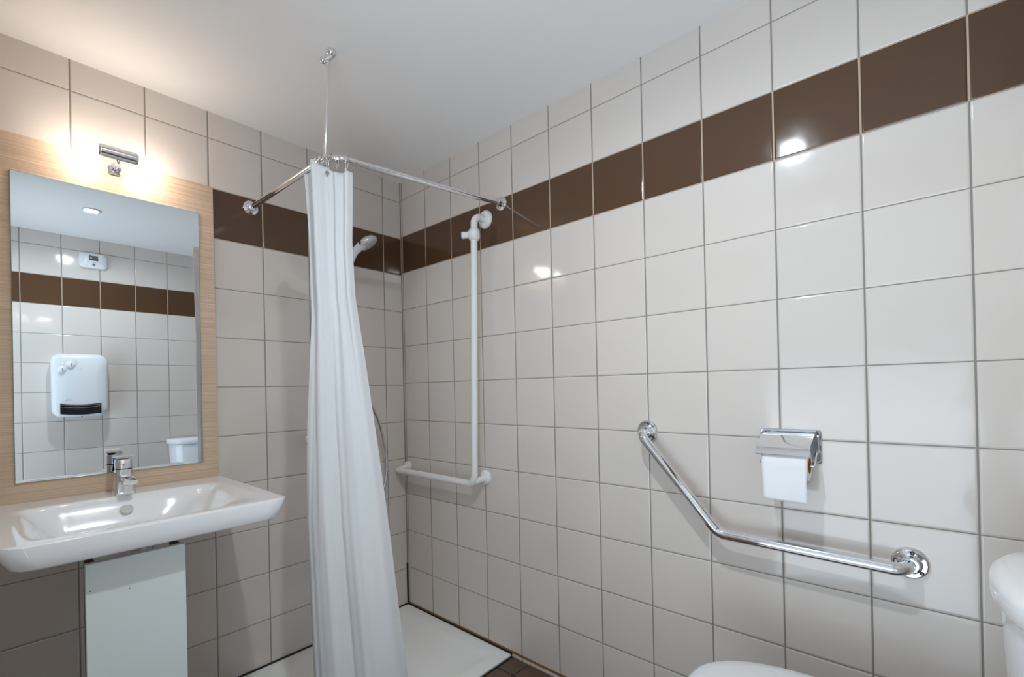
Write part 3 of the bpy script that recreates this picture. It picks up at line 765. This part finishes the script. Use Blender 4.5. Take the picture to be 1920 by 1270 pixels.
b = B(); loft(b, [dring(0.185, 0.130, 0.40), dring(0.200, 0.145, 0.43), dring(0.214, 0.152, 0.62), dring(0.222, 0.160, 0.790)]); obj('cistern', b, M_white, t, smooth=60)
b = B(); loft(b, [dring(0.218, 0.155, 0.791), dring(0.232, 0.167, 0.793), dring(0.237, 0.172, 0.800), dring(0.237, 0.172, 0.824), dring(0.233, 0.169, 0.832), dring(0.222, 0.160, 0.838), dring(0.15, 0.12, 0.842)]); obj('cistern_lid', b, M_white, t, smooth=60)
b = B(); lathe(b, [(0.024, -0.004), (0.024, 0.002), (0.021, 0.004), (0.019, 0.0035), (0, 0.004)], (TCX, CYc, 0.8415), (0, 0, 1), 32); obj('flush_button', b, M_chrome, t)

# ------------------------------------------------------------------ fan heater and thermostat on the wall opposite the mirror
HX0, HX1, HZ0, HZ1 = -1.228, -0.937, 1.040, 1.480
hcx, hcz = (HX0+HX1)/2, (HZ0+HZ1)/2; hw, hh = (HX1-HX0)/2, (HZ1-HZ0)/2
t = thing('fan_heater', 'white wall fan heater with two dials and a black outlet grille, seen in the mirror', 'heater', (hcx, YF, HZ0))
def hshape(s, y, n=14):
    out = []
    for a, c in rrect(hw*s, hh*s, 0.045*s, n):
        # bulged top and bottom
        q = 1-(a/(hw*s))**2
        c2 = c+(0.018*q if c > 0 else -0.014*q)*1.0 - (0.012 if c > 0 else -0.012)
        # sides narrow a little at the bottom
        out.append((hcx+a*(1.0 if c > -hh*0.5 else 0.985), y, hcz+c2))
    return out
b = B(); loft(b, [hshape(0.97, YF+0.0005), hshape(0.985, YF+0.03), hshape(1.0, YF+0.055), hshape(0.99, YF+0.085), hshape(0.95, YF+0.102), hshape(0.87, YF+0.111), hshape(0.5, YF+0.116)]); obj('housing', b, M_plastic, t, smooth=50)
# outlet grille near the bottom
gz0, gz1 = 1.070, 1.138; gx0, gx1 = hcx-0.105, hcx+0.103
b = B(); n = 20; rr1 = []; rr2 = []
def arc_z(x, z): return z-0.012*(1-((x-hcx)/0.12)**2)
ring = [(gx0+(gx1-gx0)*k/n, arc_z(gx0+(gx1-gx0)*k/n, gz0)) for k in range(n+1)]+[(gx1-(gx1-gx0)*k/n, arc_z(gx1-(gx1-gx0)*k/n, gz1)) for k in range(n+1)]
loft(b, [[(x, YF+0.09, z) for x, z in ring], [(x, YF+0.1165, z) for x, z in ring]]); obj('outlet_recess', b, M_dark, t, smooth=0)
for k in range(5):
    zz = gz0+0.008+k*0.0130
    b = B(); pts = [(gx0+0.003+(gx1-gx0-0.006)*q/16, YF+0.1185, arc_z(gx0+(gx1-gx0)*q/16, zz)) for q in range(17)]
    tube(b, pts, 0.0017, 8); obj('grille_slat', b, M_chromed if k > 2 else M_black, t)  # upper slats get a brighter metal so they look lit
for (dx, dz) in ((-0.092, 0.105), (-0.048, 0.140)):
    b = B(); lathe(b, [(0.026, 0), (0.026, 0.003), (0.020, 0.005), (0.0175, 0.006), (0.0165, 0.017), (0.014, 0.019), (0, 0.0195)], (hcx+dx, YF+0.111, hcz+dz), (0, 1, 0), 32); kn = obj('dial', b, M_plastic, t)
    b = B(); box(b, (hcx+dx-0.0015, YF+0.1304, hcz+dz-0.012), (hcx+dx+0.0015, YF+0.132, hcz+dz+0.012)); s = obj('pointer', b, M_grey, kn)
    s.matrix_parent_inverse = Matrix()
    s.matrix_parent_inverse = Matrix.Translation(-t.location) @ Matrix.Translation(t.location)
# dial markings and the small maker's mark above the outlet
b = B()
for (dx, dz) in ((-0.092, 0.105), (-0.048, 0.140)):
    for q in range(6):
        a = math.radians(20+q*28)
        c = Vector((hcx+dx+0.033*math.cos(a), YF+0.1135, hcz+dz+0.033*math.sin(a)))
        lathe(b, [(0.0016, 0), (0.0016, 0.0012)], c, (0, 1, 0), 8)
tube(b, [(hcx-0.095, YF+0.1135, hcz+0.072), (hcx-0.055, YF+0.1143, hcz+0.070), (hcx-0.02, YF+0.1150, hcz+0.092), (hcx+0.005, YF+0.1155, hcz+0.115)], 0.0009, 6)
obj('dial_marking', b, M_grey, t)
b = B()
mz = 1.158
for q, (w_, h_) in enumerate(((0.010, 0.006), (0.016, 0.0095), (0.010, 0.0055))):
    cxq = hcx-0.072+q*0.0085
    tube(b, [(cxq-w_/2+w_*k/10, YF+0.1155, mz+h_*math.sin(PI*k/10)) for k in range(11)], 0.0007, 6)
tube(b, [(hcx-0.085, YF+0.1155, mz-0.004), (hcx-0.042, YF+0.1155, mz-0.004)], 0.0008, 6)
obj('maker_mark', b, M_grey, t)
b = B(); lathe(b, [(0.004, 0), (0.004, 0.003), (0, 0.003)], (hcx+0.004, YF+0.09, HZ0+0.006), (0, 1, 0), 12); obj('status_light', b, M_grey, t)

THx0, THx1, THz0, THz1 = -1.070, -0.922, 2.098, 2.206
tcx, tcz = (THx0+THx1)/2, (THz0+THz1)/2
t = thing('thermostat', 'small white rounded wall thermostat with grey display high above the heater', 'thermostat', (tcx, YF, THz0))
def tshape(s, y):
    out = []
    for a, c in rrect(0.074*s, 0.054*s, 0.018*s, 8):
        q = 1-(a/(0.074*s))**2
        out.append((tcx+a*(1+0.03*(1-(c/0.054)**2)), y, tcz+c+(0.006*q-0.003)*(1 if c > 0 else -1)))
    return out
b = B(); loft(b, [tshape(0.98, YF+0.0005), tshape(1.0, YF+0.008), tshape(0.99, YF+0.022), tshape(0.93, YF+0.028), tshape(0.5, YF+0.030)]); obj('case', b, M_plastic, t, smooth=50)
b = B(); box(b, (tcx-0.025, YF+0.024, tcz+0.004), (tcx+0.025, YF+0.0306, tcz+0.036), 0.002, 2); obj('display', b, M_screen, t)
b = B(); box(b, (tcx-0.025, YF+0.024, tcz+0.001), (tcx+0.025, YF+0.0312, tcz+0.0065), 0.001, 1); obj('display_edge', b, M_dark, t)
b = B(); lathe(b, [(0.0085, 0), (0.0085, 0.004), (0.006, 0.005), (0, 0.005)], (tcx, YF+0.029, tcz-0.028), (0, 1, 0), 20); obj('button', b, M_grey, t)
b = B()
for k in range(7):
    tube(b, [(tcx-0.036+k*0.011, YF+0.0305, tcz-0.011), (tcx-0.029+k*0.011, YF+0.0305, tcz-0.011)], 0.0006, 6)
obj('print_line', b, M_grey, t)
